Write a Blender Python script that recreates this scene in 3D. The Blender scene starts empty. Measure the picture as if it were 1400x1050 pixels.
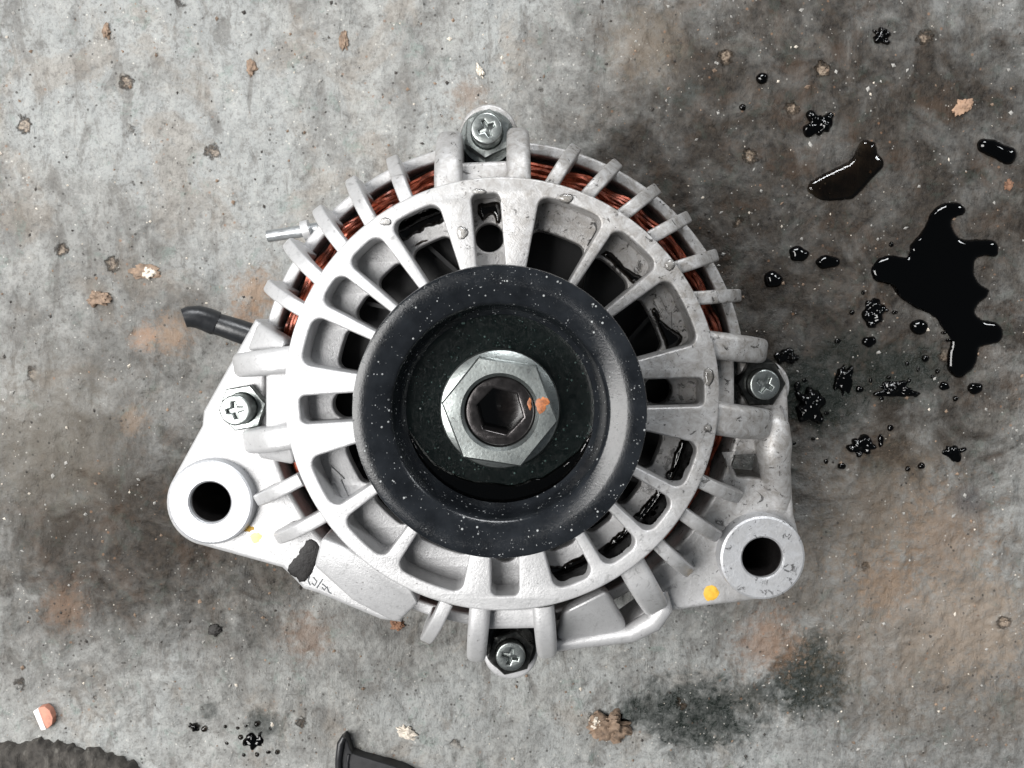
import bpy, bmesh, math, random
import numpy as np
from mathutils import Vector
from mathutils.geometry import delaunay_2d_cdt

random.seed(7)
rng = np.random.default_rng(11)
S = 0.001                      # every shape below is written in millimetres
scene = bpy.context.scene
COL = scene.collection

# ------------------------------------------------------------------ camera
CAM = (2.5, 18.6, 288.0)
TILT = math.radians(4.1)
F_PX = 1200.0
cam_data = bpy.data.cameras.new('camera')
cam = bpy.data.objects.new('camera', cam_data)
COL.objects.link(cam)
cam.location = [c * S for c in CAM]
cam.rotation_euler = (-TILT, 0, 0)
cam_data.sensor_width = 36.0
cam_data.lens = F_PX / 1400.0 * 36.0
cam_data.clip_start = 0.01
cam_data.clip_end = 20.0
scene.camera = cam

# ------------------------------------------------------------------ light
world = bpy.data.worlds.new('World')
scene.world = world
world.use_nodes = True
bg = world.node_tree.nodes['Background']
bg.inputs['Color'].default_value = (0.80, 0.90, 1.0, 1)
bg.inputs['Strength'].default_value = 0.10

def area(name, loc, target, sx, sy, power, color):
    d = bpy.data.lights.new(name, 'AREA')
    d.shape = 'RECTANGLE'; d.size = sx; d.size_y = sy
    d.energy = power; d.color = color
    o = bpy.data.objects.new(name, d); COL.objects.link(o)
    o.location = loc
    o.rotation_euler = (Vector(target) - Vector(loc)).to_track_quat('-Z', 'Y').to_euler()
    return o
area('daylight_opening', (-0.62, -0.04, 0.95), (-0.02, 0, 0.03), 0.55, 0.80, 23.0, (1.0, 0.985, 0.965))
area('daylight_doorway', (0.10, 1.00, 0.80), (0, 0, 0.03), 0.50, 0.30, 12.0, (0.97, 0.985, 1.0))
area('daylight_side_gap', (0.95, 0.62, 0.75), (0.05, 0, 0.03), 0.10, 0.34, 3.2, (0.95, 0.98, 1.0))

vs = scene.view_settings
vs.view_transform = 'Standard'; vs.look = 'None'; vs.exposure = 0.0; vs.gamma = 1.0
vs.use_curve_mapping = False

# ------------------------------------------------------------------ helpers
def P(px, py, z):
    """photo pixel -> world millimetres on the level plane at height z"""
    fw = (0, -math.sin(TILT), -math.cos(TILT)); up = (0, math.cos(TILT), -math.sin(TILT))
    a = (px - 700.0) / F_PX; b = -(py - 525.0) / F_PX
    d = (a, fw[1] + up[1] * b, fw[2] + up[2] * b)
    t = (z - CAM[2]) / d[2]
    return (CAM[0] + d[0] * t, CAM[1] + d[1] * t)

def PL(pts, z):
    return [P(x, y, z) for x, y in pts]

def finish(me, sharp=35):
    for p in me.polygons: p.use_smooth = True
    me.set_sharp_from_angle(angle=math.radians(sharp))

def link_mesh(name, me, mat, parent=None, sharp=35):
    me.transform(__import__('mathutils').Matrix.Scale(S, 4))
    finish(me, sharp)
    me.materials.clear(); me.materials.append(mat)
    o = bpy.data.objects.new(name, me); me.name = name
    COL.objects.link(o)
    if parent: o.parent = parent
    return o

def from_bm(name, bm, mat, parent=None, sharp=35):
    bmesh.ops.recalc_face_normals(bm, faces=bm.faces)
    me = bpy.data.meshes.new(name); bm.to_mesh(me); bm.free()
    return link_mesh(name, me, mat, parent, sharp)

def from_py(name, v, f, mat, parent=None, sharp=35):
    me = bpy.data.meshes.new(name); me.from_pydata(v, [], f); me.update()
    return link_mesh(name, me, mat, parent, sharp)

def tag(o, label, cat, group=None):
    o['label'] = label; o['category'] = cat
    if group: o['group'] = group
    return o

def plate(name, loops, z0, z1, bev, mat, parent=None, res=2, sharp=35):
    """flat plate with holes and rounded edges: loops[0] outline, the rest holes"""
    cu = bpy.data.curves.new(name, 'CURVE'); cu.dimensions = '2D'; cu.fill_mode = 'BOTH'
    cu.extrude = (z1 - z0) / 2 - bev; cu.bevel_depth = bev; cu.bevel_resolution = res; cu.offset = -bev
    for lp in loops:
        sp = cu.splines.new('POLY'); sp.points.add(len(lp) - 1)
        for i, p in enumerate(lp): sp.points[i].co = (p[0], p[1], 0, 1)
        sp.use_cyclic_u = True
    ob = bpy.data.objects.new(name, cu); COL.objects.link(ob)
    dg = bpy.context.evaluated_depsgraph_get()
    me = bpy.data.meshes.new_from_object(ob.evaluated_get(dg))
    bpy.data.objects.remove(ob); bpy.data.curves.remove(cu)
    bm = bmesh.new(); bm.from_mesh(me)
    bmesh.ops.remove_doubles(bm, verts=bm.verts, dist=0.002)
    bmesh.ops.translate(bm, verts=bm.verts, vec=(0, 0, (z0 + z1) / 2))
    bm.to_mesh(me); bm.free()
    return link_mesh(name, me, mat, parent, sharp)

def circle(cx, cy, r, n=64, a0=0.0):
    return [(cx + r * math.cos(a0 + 2 * math.pi * i / n), cy + r * math.sin(a0 + 2 * math.pi * i / n)) for i in range(n)]

def rrect(w0, w1, h0, h1, rc, n=5):
    """rounded rectangle in a plane, points anticlockwise"""
    out = []
    for cx, cy, a in ((w1 - rc, h0 + rc, -90), (w1 - rc, h1 - rc, 0), (w0 + rc, h1 - rc, 90), (w0 + rc, h0 + rc, 180)):
        for i in range(n + 1):
            t = math.radians(a + 90 * i / n)
            out.append((cx + rc * math.cos(t), cy + rc * math.sin(t)))
    return out

def sub(pts, step=1.2):
    out = []
    for i, p in enumerate(pts):
        q = pts[(i + 1) % len(pts)]
        L = math.dist(p, q); n = max(1, int(L / step))
        for k in range(n): out.append((p[0] + (q[0] - p[0]) * k / n, p[1] + (q[1] - p[1]) * k / n))
    return out

def sector(a0, a1, r0, r1, rc):
    rm = (r0 + r1) / 2 + 4
    pts = sub(rrect(rm * math.radians(a0), rm * math.radians(a1), r0, r1, rc), 1.3)
    return [(r * math.cos(s / rm), r * math.sin(s / rm)) for s, r in pts]

def radial_slot(a, w, r0, r1, rc):
    ca, sa = math.cos(math.radians(a)), math.sin(math.radians(a))
    return [(r * ca - t * sa, r * sa + t * ca) for t, r in reversed(rrect(-w / 2, w / 2, r0, r1, rc))]

def catmull(pts, n=5):
    out = []; m = len(pts)
    for i in range(m):
        p0, p1, p2, p3 = (np.array(pts[(i + k) % m], float) for k in (-1, 0, 1, 2))
        for k in range(n):
            t = k / n
            out.append(tuple(0.5 * ((2 * p1) + (p2 - p0) * t + (2 * p0 - 5 * p1 + 4 * p2 - p3) * t * t + (3 * p1 - p0 - 3 * p2 + p3) * t ** 3)))
    return out

def lathe(name, prof, mat, parent=None, n=96, c=(0, 0), sharp=35, closed=False):
    v, f = [], []; m = len(prof)
    for i in range(n):
        t = 2 * math.pi * i / n
        for r, z in prof: v.append((c[0] + r * math.cos(t), c[1] + r * math.sin(t), z))
    for i in range(n):
        j = (i + 1) % n
        for k in range(m if closed else m - 1):
            l = (k + 1) % m
            f.append((i * m + k, j * m + k, j * m + l, i * m + l))
    return from_py(name, v, f, mat, parent, sharp)

def prism(name, top, depth, mat, parent=None, bev=0.6, seg=2, sharp=40):
    """solid below a polygon of 3-D points"""
    bm = bmesh.new()
    if callable(depth): low = [(x, y, depth(x, y, z)) for x, y, z in top]
    else: low = [(x, y, z - depth) for x, y, z in top]
    a = [bm.verts.new(p) for p in top]; b = [bm.verts.new(p) for p in low]
    n = len(a)
    bm.faces.new(a); bm.faces.new(list(reversed(b)))
    for i in range(n): bm.faces.new((a[i], b[i], b[(i + 1) % n], a[(i + 1) % n]))
    bmesh.ops.recalc_face_normals(bm, faces=bm.faces)
    if bev:
        bmesh.ops.bevel(bm, geom=list(bm.edges), offset=bev, segments=seg, profile=0.5, affect='EDGES', clamp_overlap=True)
    return from_bm(name, bm, mat, parent, sharp)

def tube(name, path, rad, mat, parent=None, n=10, closed=False, cap=True, sharp=50):
    pts = [Vector(p) for p in path]; m = len(pts); v, f = [], []
    up = Vector((0, 0, 1))
    for i, p in enumerate(pts):
        if closed: d = pts[(i + 1) % m] - pts[i - 1]
        else: d = pts[min(i + 1, m - 1)] - pts[max(i - 1, 0)]
        d.normalize()
        s = d.cross(up)
        if s.length < 1e-4: s = Vector((1, 0, 0))
        s.normalize(); u = s.cross(d)
        r = rad[i] if isinstance(rad, (list, tuple)) else rad
        for k in range(n):
            t = 2 * math.pi * k / n
            v.append(tuple(p + s * (r * math.cos(t)) + u * (r * math.sin(t))))
    for i in range(m if closed else m - 1):
        j = (i + 1) % m
        for k in range(n):
            l = (k + 1) % n
            f.append((i * n + k, j * n + k, j * n + l, i * n + l))
    if cap and not closed:
        f.append(tuple(range(n))); f.append(tuple(reversed(range((m - 1) * n, m * n))))
    return from_py(name, v, f, mat, parent, sharp)

# value noise used for the floor relief and for outlines
_tab = rng.random((256, 256))
def vnoise(x, y, s, off=0):
    x = np.asarray(x, float) / s + off * 17.3; y = np.asarray(y, float) / s + off * 9.1
    xi = np.floor(x).astype(int); yi = np.floor(y).astype(int); fx = x - xi; fy = y - yi
    fx = fx * fx * fx * (fx * (fx * 6 - 15) + 10); fy = fy * fy * fy * (fy * (fy * 6 - 15) + 10)
    g = lambda a, b: _tab[a % 256, b % 256]
    return ((g(xi, yi) * (1 - fx) + g(xi + 1, yi) * fx) * (1 - fy) + (g(xi, yi + 1) * (1 - fx) + g(xi + 1, yi + 1) * fx) * fy) - 0.5

_b = [(rng.uniform(-175, 178), rng.uniform(-135, 130), rng.uniform(1.2, 4.5), rng.uniform(-0.7, 0.8)) for _ in range(260)]
def floor_low(x, y):
    return 0.9 * vnoise(x, y, 70, 1) + 0.7 * vnoise(x, y, 26, 2)
def floor_h(x, y):
    x = np.asarray(x, float); y = np.asarray(y, float)
    wet = np.clip((x - 62) / 25, 0, 1) * np.clip((y + 35) / 25, 0, 1)
    k = 1 - 0.55 * wet
    h = floor_low(x, y)
    xr = x * 0.8 + y * 0.6; yr = -x * 0.6 + y * 0.8
    h = h + k * (1.0 * vnoise(xr, yr * 0.6, 9, 3) + 0.85 * vnoise(xr, yr * 0.7, 4.2, 4) + 0.62 * vnoise(x, y, 2.1, 5) + 0.34 * vnoise(x, y, 1.1, 6))
    for bx, by, br, bh in _b:
        m = (np.abs(x - bx) < 3 * br) & (np.abs(y - by) < 3 * br)
        if np.any(m):
            q = np.exp(-(((x - bx) / br) ** 2 + ((y - by) / (br * 0.7)) ** 2))
            h = h + np.where(m, k * 1.3 * bh * q, 0)
    return h - 0.35

# ------------------------------------------------------------------ materials
class NT:
    def __init__(self, name):
        self.m = bpy.data.materials.new(name); self.m.use_nodes = True
        self.t = self.m.node_tree; self.n = self.t.nodes; self.l = self.t.links
        self.b = self.n['Principled BSDF']
        tc = self.n.new('ShaderNodeTexCoord')
        vm = self.n.new('ShaderNodeVectorMath'); vm.operation = 'SCALE'; vm.inputs['Scale'].default_value = 1000.0
        self.l.new(tc.outputs['Object'], vm.inputs[0]); self.co = vm.outputs[0]
    def put(self, sock, val):
        if hasattr(val, 'is_output') or isinstance(val, bpy.types.NodeSocket): self.l.new(val, sock)
        else: sock.default_value = val
    def noise(self, size, detail=4, rough=0.55, off=0, dist=0, vec=None, stretch=None):
        mp = self.n.new('ShaderNodeMapping'); self.l.new(vec or self.co, mp.inputs[0])
        mp.inputs['Location'].default_value = (off * 31.7, off * 17.1, off * 7.7)
        if stretch: mp.inputs['Scale'].default_value = stretch[:3]; mp.inputs['Rotation'].default_value = (0, 0, stretch[3])
        x = self.n.new('ShaderNodeTexNoise'); self.l.new(mp.outputs[0], x.inputs['Vector'])
        x.inputs['Scale'].default_value = 1.0 / size; x.inputs['Detail'].default_value = detail
        x.inputs['Roughness'].default_value = rough; x.inputs['Distortion'].default_value = dist
        return x.outputs['Fac']
    def voro(self, size, feature='F1', off=0, rand=1.0):
        mp = self.n.new('ShaderNodeMapping'); self.l.new(self.co, mp.inputs[0])
        mp.inputs['Location'].default_value = (off * 31.7, off * 17.1, off * 7.7)
        x = self.n.new('ShaderNodeTexVoronoi'); x.feature = feature; self.l.new(mp.outputs[0], x.inputs['Vector'])
        x.inputs['Scale'].default_value = 1.0 / size; x.inputs['Randomness'].default_value = rand
        return x
    def step(self, v, a, b):
        x = self.n.new('ShaderNodeMapRange'); x.interpolation_type = 'SMOOTHSTEP'
        self.put(x.inputs['Value'], v); x.inputs['From Min'].default_value = a; x.inputs['From Max'].default_value = b
        return x.outputs[0]
    def lin(self, v, a, b, c, d):
        x = self.n.new('ShaderNodeMapRange'); self.put(x.inputs['Value'], v)
        for k, q in zip(('From Min', 'From Max', 'To Min', 'To Max'), (a, b, c, d)): x.inputs[k].default_value = q
        return x.outputs[0]
    def math(self, op, a, b=0.0, c=0.0):
        x = self.n.new('ShaderNodeMath'); x.operation = op
        self.put(x.inputs[0], a); self.put(x.inputs[1], b); self.put(x.inputs[2], c)
        return x.outputs[0]
    def mix(self, fac, a, b, mode='MIX'):
        x = self.n.new('ShaderNodeMix'); x.data_type = 'RGBA'; x.blend_type = mode
        self.put(x.inputs[0], fac)
        for s, q in ((x.inputs[6], a), (x.inputs[7], b)):
            if isinstance(q, tuple) and len(q) == 3: q = q + (1,)
            self.put(s, q)
        return x.outputs[2]
    def xyz(self):
        x = self.n.new('ShaderNodeSeparateXYZ'); self.l.new(self.co, x.inputs[0]); return x.outputs
    def spot(self, cx, cy, r, soft, wob=None, amp=0.0, sx=1.0, sy=1.0):
        """mask: 1 inside a blotch of radius r round (cx, cy)"""
        X, Y, _ = self.xyz()
        dx = self.math('MULTIPLY', self.math('SUBTRACT', X, cx), sx); dy = self.math('MULTIPLY', self.math('SUBTRACT', Y, cy), sy)
        d = self.math('SQRT', self.math('ADD', self.math('MULTIPLY', dx, dx), self.math('MULTIPLY', dy, dy)))
        if wob is not None: d = self.math('ADD', d, self.math('MULTIPLY', self.math('SUBTRACT', wob, 0.5), amp))
        return self.step(d, r + soft, r - soft)
    def bump(self, h, strength, dist, prev=None):
        x = self.n.new('ShaderNodeBump'); x.inputs['Strength'].default_value = strength; x.inputs['Distance'].default_value = dist * S
        self.put(x.inputs['Height'], h)
        if prev: self.l.new(prev, x.inputs['Normal'])
        return x.outputs[0]
    def out(self, **kw):
        for k, v in kw.items():
            k = k.replace('_', ' ')
            if isinstance(v, tuple) and len(v) == 3: v = v + (1,)
            self.put(self.b.inputs[k], v)
        return self.m

def mat_aluminium(name, base=(0.54, 0.54, 0.545), rough=0.42, metal=0.35, grime=1.0, smear=0.575):
    t = NT(name)
    X, Y, Z = t.xyz()
    n1 = t.noise(7, 5, 0.6, 1); n2 = t.noise(1.1, 4, 0.65, 2); n3 = t.noise(2.6, 6, 0.7, 3, 0.6)
    col = t.mix(t.lin(n1, 0.3, 0.7, 0, 1), tuple(c * 0.90 for c in base), base)
    col = t.mix(t.math('MULTIPLY', t.step(n2, 0.50, 0.68), 0.45), col, tuple(c * 0.72 for c in base))
    # oily brown film that the leak left on one side of the casting
    side = t.step(t.math('ADD', X, t.math('MULTIPLY', Y, 0.75)), -25, 65)
    film = t.math('MULTIPLY', t.lin(n3, 0.35, 0.65, 0.25, 1.0), t.math('MULTIPLY', side, 0.95 * grime))
    col = t.mix(film, col, (0.21, 0.195, 0.178))
    sm = t.math('MULTIPLY', t.step(t.noise(3.2, 8, 0.72, 5, 1.2), smear, smear + 0.065), t.lin(side, 0, 1, 0.22, 1.0))
    col = t.mix(t.math('MULTIPLY', sm, 0.85), col, (0.03, 0.027, 0.025))
    sp = t.step(t.voro(1.7, off=4).outputs['Distance'], 0.16, 0.10)
    col = t.mix(t.math('MULTIPLY', sp, t.math('MULTIPLY', t.step(n1, 0.5, 0.6), 0.55)), col, (0.08, 0.075, 0.07))
    r = t.math('ADD', t.math('MULTIPLY', n3, 0.2), rough - 0.1)
    r = t.math('SUBTRACT', r, t.math('MULTIPLY', sm, 0.25))
    b = t.bump(t.noise(0.5, 4, 0.65, 7), 0.55, 0.16)
    b = t.bump(n3, 0.35, 0.3, b)
    return t.out(Base_Color=col, Metallic=metal, Roughness=r, Normal=b)

ALU = mat_aluminium('cast_aluminium')
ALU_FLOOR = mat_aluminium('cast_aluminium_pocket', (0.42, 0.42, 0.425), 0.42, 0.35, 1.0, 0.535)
ALU_FACE = mat_aluminium('machined_aluminium', (0.52, 0.53, 0.55), 0.38, 0.45, 0.5)

def mat_zinc():
    t = NT('zinc_plated_steel')
    n = t.noise(1.6, 6, 0.7, 2)
    col = t.mix(t.lin(n, 0.3, 0.7, 0, 1), (0.19, 0.205, 0.20), (0.40, 0.43, 0.42))
    col = t.mix(t.math('MULTIPLY', t.step(t.noise(0.8, 4, 0.6, 5), 0.56, 0.66), 0.5), col, (0.16, 0.16, 0.15))
    return t.out(Base_Color=col, Metallic=0.95, Roughness=t.lin(n, 0.3, 0.7, 0.40, 0.24), Normal=t.bump(t.noise(0.6, 3, 0.5, 3), 0.3, 0.08))
ZINC = mat_zinc()


def mat_pulley(name, base, fleck, dens, rough):
    t = NT(name)
    v = t.voro(0.55, off=3)
    keep = t.step(t.noise(2.2, 4, 0.7, 4), 0.66 - dens, 0.70 - dens)
    keep = t.math('MULTIPLY', keep, t.step(t.noise(0.5, 1, 0.5, 9), 0.56, 0.60))
    sp = t.math('MULTIPLY', t.step(v.outputs['Distance'], 0.36, 0.26), keep)
    v2 = t.voro(1.9, off=6)
    sp2 = t.math('MULTIPLY', t.step(v2.outputs['Distance'], 0.15, 0.09), t.step(t.noise(6, 2, 0.5, 12), 0.47, 0.55))
    sp = t.math('MAXIMUM', sp, sp2)
    n = t.noise(5, 5, 0.6, 1)
    col = t.mix(t.lin(n, 0.3, 0.7, 0, 1), base, tuple(c * 2.0 + 0.002 for c in base))
    col = t.mix(sp, col, fleck)
    r = t.math('ADD', t.lin(t.noise(1.3, 6, 0.75, 17), 0.35, 0.65, rough - 0.04, rough + 0.10), t.math('MULTIPLY', sp, 0.25))
    b = t.bump(t.noise(0.45, 4, 0.7, 8), 0.5, 0.07)
    b = t.bump(sp, 0.8, 0.15, b)
    return t.out(Base_Color=col, Roughness=r, Normal=b, Specular_IOR_Level=0.35)
PULLEY = mat_pulley('black_painted_pulley', (0.006, 0.007, 0.0085), (0.30, 0.31, 0.31), 0.13, 0.11)
PULLEY_IN = mat_pulley('greenish_black_pulley_web', (0.0008, 0.0020, 0.0018), (0.022, 0.05, 0.043), 0.15, 0.10)

def simple(name, col, rough, metal=0.0, var=0.25, size=3.0, spec=0.5, bumpd=0.0, bsize=1.0):
    t = NT(name)
    n = t.noise(size, 5, 0.6, 1)
    c = t.mix(t.lin(n, 0.3, 0.7, 0, 1), tuple(k * (1 - var) for k in col), tuple(min(1, k * (1 + var)) for k in col))
    kw = dict(Base_Color=c, Roughness=t.lin(n, 0.3, 0.7, rough * 0.85, min(1, rough * 1.15)), Metallic=metal, Specular_IOR_Level=spec)
    if bumpd: kw['Normal'] = t.bump(t.noise(bsize, 4, 0.6, 3), 0.6, bumpd)
    return t.out(**kw)

OILY = simple('oil_coated_steel', (0.035, 0.036, 0.034), 0.2, 0.7, 0.6, 1.6, bumpd=0.06)
SHAFT = simple('dark_oily_steel', (0.05, 0.046, 0.046), 0.20, 0.8, 0.3, 1.5, bumpd=0.05)
SOCKET = simple('oily_socket', (0.012, 0.008, 0.007), 0.16, 0.0, 0.4, 1.0)
ROTOR = simple('rotor_black_steel', (0.012, 0.012, 0.013), 0.5, 0.3, 0.4, 3)
CORE = simple('stator_iron', (0.07, 0.06, 0.055), 0.6, 0.5, 0.3, 2)
COPPER = simple('enamelled_copper', (0.21, 0.045, 0.021), 0.27, 0.45, 0.8, 3.0, bumpd=0.05)
RUBBER = simple('black_rubber', (0.016, 0.017, 0.019), 0.34, 0.0, 0.35, 4.0, bumpd=0.15, bsize=1.5)
PLASTIC = simple('black_plastic', (0.014, 0.014, 0.016), 0.42, 0.0, 0.25, 3.0, bumpd=0.04)
STEEL = simple('bright_steel', (0.55, 0.57, 0.58), 0.34, 0.9, 0.2, 2.0, bumpd=0.06)
YELLOW = simple('yellow_paint', (0.62, 0.36, 0.04), 0.55, 0.0, 0.2, 1.0, bumpd=0.05, bsize=0.5)
YELLOW_PALE = simple('pale_yellow_paint', (0.80, 0.62, 0.26), 0.55, 0.0, 0.12, 1.0, bumpd=0.05, bsize=0.5)
ORANGE = simple('orange_paint', (0.27, 0.09, 0.03), 0.5, 0.0, 0.6, 0.8, bumpd=0.05, bsize=0.5)
INK = simple('dark_scratch_ink', (0.10, 0.11, 0.12), 0.5, 0.0, 0.5, 0.7)
RUSTCHIP = simple('rust_flake', (0.19, 0.10, 0.06), 0.8, 0.0, 0.5, 1.2, bumpd=0.3, bsize=0.8)
CLOD = simple('brown_clod', (0.22, 0.155, 0.11), 0.75, 0.0, 0.5, 1.6, bumpd=0.4, bsize=0.9)
PALE = simple('pale_grit', (0.62, 0.56, 0.48), 0.7, 0.0, 0.3, 1.5, bumpd=0.3, bsize=0.8)
PINKCHIP = simple('terracotta_chip', (0.52, 0.24, 0.17), 0.75, 0.0, 0.15, 1.0, bumpd=0.08, bsize=0.5)
WHITEFACE = simple('white_glaze', (0.85, 0.82, 0.80), 0.4, 0.0, 0.06, 1.0)

def mat_oil(name, k, rough=0.03):
    """thin liquid: what lies below is seen through it, dimmed by its depth; clear gloss on top"""
    t = NT(name)
    at = t.n.new('ShaderNodeAttribute'); at.attribute_name = 'depth'
    ch = [t.math('EXPONENT', t.math('MULTIPLY', at.outputs['Fac'], -q)) for q in k]
    cc = t.n.new('ShaderNodeCombineColor')
    for i in range(3): t.l.new(ch[i], cc.inputs[i])
    tr = t.n.new('ShaderNodeBsdfTransparent'); t.l.new(cc.outputs[0], tr.inputs['Color'])
    gl = t.n.new('ShaderNodeBsdfGlossy'); gl.inputs['Roughness'].default_value = rough
    b = t.bump(t.noise(5, 2, 0.5, 2), 0.12, 0.3)
    t.l.new(b, gl.inputs['Normal'])
    fr = t.n.new('ShaderNodeFresnel'); fr.inputs['IOR'].default_value = 1.5; t.l.new(b, fr.inputs['Normal'])
    mx = t.n.new('ShaderNodeMixShader')
    t.l.new(fr.outputs[0], mx.inputs[0]); t.l.new(tr.outputs[0], mx.inputs[1]); t.l.new(gl.outputs[0], mx.inputs[2])
    t.l.new(mx.outputs[0], t.n['Material Output'].inputs['Surface'])
    t.n.remove(t.b)
    return t.m
OIL = mat_oil('black_engine_oil', (4.0, 4.4, 4.8))
OIL_THIN = mat_oil('thin_brown_oil', (0.9, 1.05, 1.25))
CLEAR = mat_oil('clear_oil_film', (0.10, 0.12, 0.16), 0.02)

def mat_rag():
    t = NT('dark_matted_cloth')
    n = t.noise(5, 7, 0.7, 1, 0.8); s = t.noise(2.5, 5, 0.7, 2, 0.5, stretch=(1.0, 0.3, 1.0, 0.15))
    c = t.mix(t.lin(n, 0.3, 0.7, 0, 1), (0.022, 0.020, 0.018), (0.075, 0.067, 0.058))
    c = t.mix(t.math('MULTIPLY', t.step(s, 0.52, 0.70), 0.6), c, (0.15, 0.142, 0.127))
    return t.out(Base_Color=c, Roughness=0.85, Normal=t.bump(s, 0.8, 0.9, t.bump(t.noise(0.9, 4, 0.7, 3), 0.6, 0.4)))
RAG = mat_rag()

def mat_floor():
    t = NT('oil_stained_concrete')
    n_big = t.noise(60, 5, 0.6, 1.37, 0.8, stretch=(1, 1, 1, 0.6)); n_mid = t.noise(15, 8, 0.66, 2, 0.5); n_fin = t.noise(2.6, 6, 0.72, 3, 0.15)
    n_str = t.noise(6.5, 7, 0.66, 4, 0.5, stretch=(1.0, 0.35, 1.0, 0.75)); n_dot = t.noise(1.0, 4, 0.65, 5)
    col = t.mix(t.lin(n_mid, 0.38, 0.62, 0, 1), (0.205, 0.205, 0.198), (0.335, 0.338, 0.328))
    col = t.mix(t.math('MULTIPLY', t.step(n_big, 0.48, 0.60), 0.55), col, (0.37, 0.385, 0.385))
    col = t.mix(t.math('MULTIPLY', t.step(n_str, 0.52, 0.62), 0.45), col, (0.40, 0.405, 0.395))
    col = t.mix(t.math('MULTIPLY', t.step(n_str, 0.47, 0.37), 0.60), col, (0.135, 0.128, 0.118))
    brown = t.noise(24, 7, 0.68, 7.41, 0.5, stretch=(1, 1, 1, 1.1))
    col = t.mix(t.math('MULTIPLY', t.step(brown, 0.50, 0.62), 0.42), col, (0.255, 0.215, 0.175))
    col = t.mix(t.math('MULTIPLY', t.step(t.noise(10, 7, 0.72, 8, 0.5), 0.56, 0.66), 0.45), col, (0.185, 0.245, 0.22))
    # fine scuffing
    col = t.mix(t.lin(n_fin, 0.34, 0.47, 0.55, 0), col, (0.10, 0.092, 0.083))
    col = t.mix(t.lin(n_fin, 0.55, 0.68, 0, 0.45), col, (0.45, 0.44, 0.42))
    col = t.mix(t.lin(n_dot, 0.36, 0.5, 0.30, 0), col, (0.07, 0.064, 0.058))
    # oil soaked into the concrete, plus the alternator's shade painted at left and below
    wob = t.noise(26, 6, 0.68, 9.23, 1.0, stretch=(1, 1, 1, 0.5)); wobs = t.noise(6, 6, 0.72, 10, 1.2)
    X, Y, _ = t.xyz()
    soak = t.spot(104, 48, 92, 34, wob, 110, 1.0, 0.95)
    shade_left_low = t.spot(-124, -50, 52, 34, wob, 100, 0.75, 1.25)  # soft shade beside the lower left ear, painted into the floor colour
    soak5 = t.spot(100, 2, 24, 14, wob, 44)
    shade_below = t.spot(-30, -80, 16, 14, wob, 44, 0.35, 1.0)  # painted shade on the floor just below the alternator
    shade_left_mid = t.spot(-118, 0, 42, 34, wob, 90, 0.9, 0.9)  # the painted shade carried further up the left side
    soak9 = t.spot(142, -104, 52, 36, wob, 90)
    soak7 = t.spot(112, -62, 50, 36, wob, 90)
    dk = t.math('MULTIPLY', soak, 0.98)
    for m, k in ((shade_left_low, 0.95), (soak5, 0.95), (shade_below, 0.42), (soak7, 0.62), (shade_left_mid, 0.50), (soak9, 0.52)): dk = t.math('MAXIMUM', dk, t.math('MULTIPLY', m, k))
    dk = t.math('MULTIPLY', dk, t.lin(n_mid, 0.36, 0.64, 1.10, 0.80))
    stain_shade = t.mix(t.lin(n_fin, 0.38, 0.62, 0, 1), (0.016, 0.013, 0.0105), (0.048, 0.039, 0.031))  # dark colour shared by the oil stains and the painted shade
    stain_shade = t.mix(t.math('MULTIPLY', t.step(t.noise(11, 6, 0.72, 12, 0.4), 0.50, 0.62), 0.6), stain_shade, (0.058, 0.037, 0.024))
    stain_shade = t.mix(t.math('MULTIPLY', t.step(t.noise(8, 6, 0.72, 25, 0.4), 0.54, 0.64), 0.5), stain_shade, (0.034, 0.042, 0.034))
    col = t.mix(dk, col, stain_shade)
    # wet dark green blotches
    dg = t.math('MULTIPLY', t.spot(102, -101, 14, 6, wobs, 30), 1.0)
    for x, y, r, sx, k in ((88, -107, 6, 0.7, 0.8), (66, -114, 12, 0.55, 0.95), (47, -113, 6, 0.7, 0.9), (-81, -118, 5, 0.8, 0.75), (-100, -113, 3, 0.8, 0.6), (104, -5, 12, 0.8, 0.9), (128, 2, 9, 0.55, 0.8), (112, 9, 6, 0.8, 0.7)):
        dg = t.math('MAXIMUM', dg, t.math('MULTIPLY', t.spot(x, y, r, r * 0.5, wobs, r * 2.4, sx), k))
    col = t.mix(t.math('MULTIPLY', dg, t.lin(n_fin, 0.36, 0.64, 1.15, 0.80)), col, (0.014, 0.019, 0.016))
    for px, py, r, c, k in ((1270, 850, 40, (0.215, 0.17, 0.13), 0.45), (1200, 700, 26, (0.19, 0.145, 0.105), 0.45), (60, 600, 30, (0.16, 0.14, 0.115), 0.5), (235, 458, 7, (0.33, 0.21, 0.13), 0.5), (196, 462, 5, (0.34, 0.20, 0.12), 0.6), (180, 575, 5, (0.30, 0.20, 0.13), 0.35), (640, 130, 6, (0.22, 0.14, 0.09), 0.5), (350, 400, 8, (0.28, 0.18, 0.11), 0.7),
                            (330, 440, 6, (0.26, 0.16, 0.10), 0.5), (880, 60, 14, (0.20, 0.16, 0.12), 0.5), (1290, 730, 18, (0.24, 0.17, 0.12), 0.5), (1215, 800, 12, (0.26, 0.175, 0.115), 0.5), (90, 830, 9, (0.20, 0.13, 0.09), 0.6), (420, 870, 9, (0.22, 0.13, 0.08), 0.5), (1050, 880, 12, (0.24, 0.15, 0.10), 0.6), (945, 128, 4, (0.06, 0.065, 0.06), 0.8), (1325, 685, 6, (0.07, 0.07, 0.075), 0.7), (1340, 860, 20, (0.30, 0.235, 0.18), 0.5)):
        q = P(px, py, 0)
        col = t.mix(t.math('MULTIPLY', t.spot(q[0], q[1], r * 0.7, r * 0.6, n_fin, r * 3.0), k), col, c)
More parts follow.
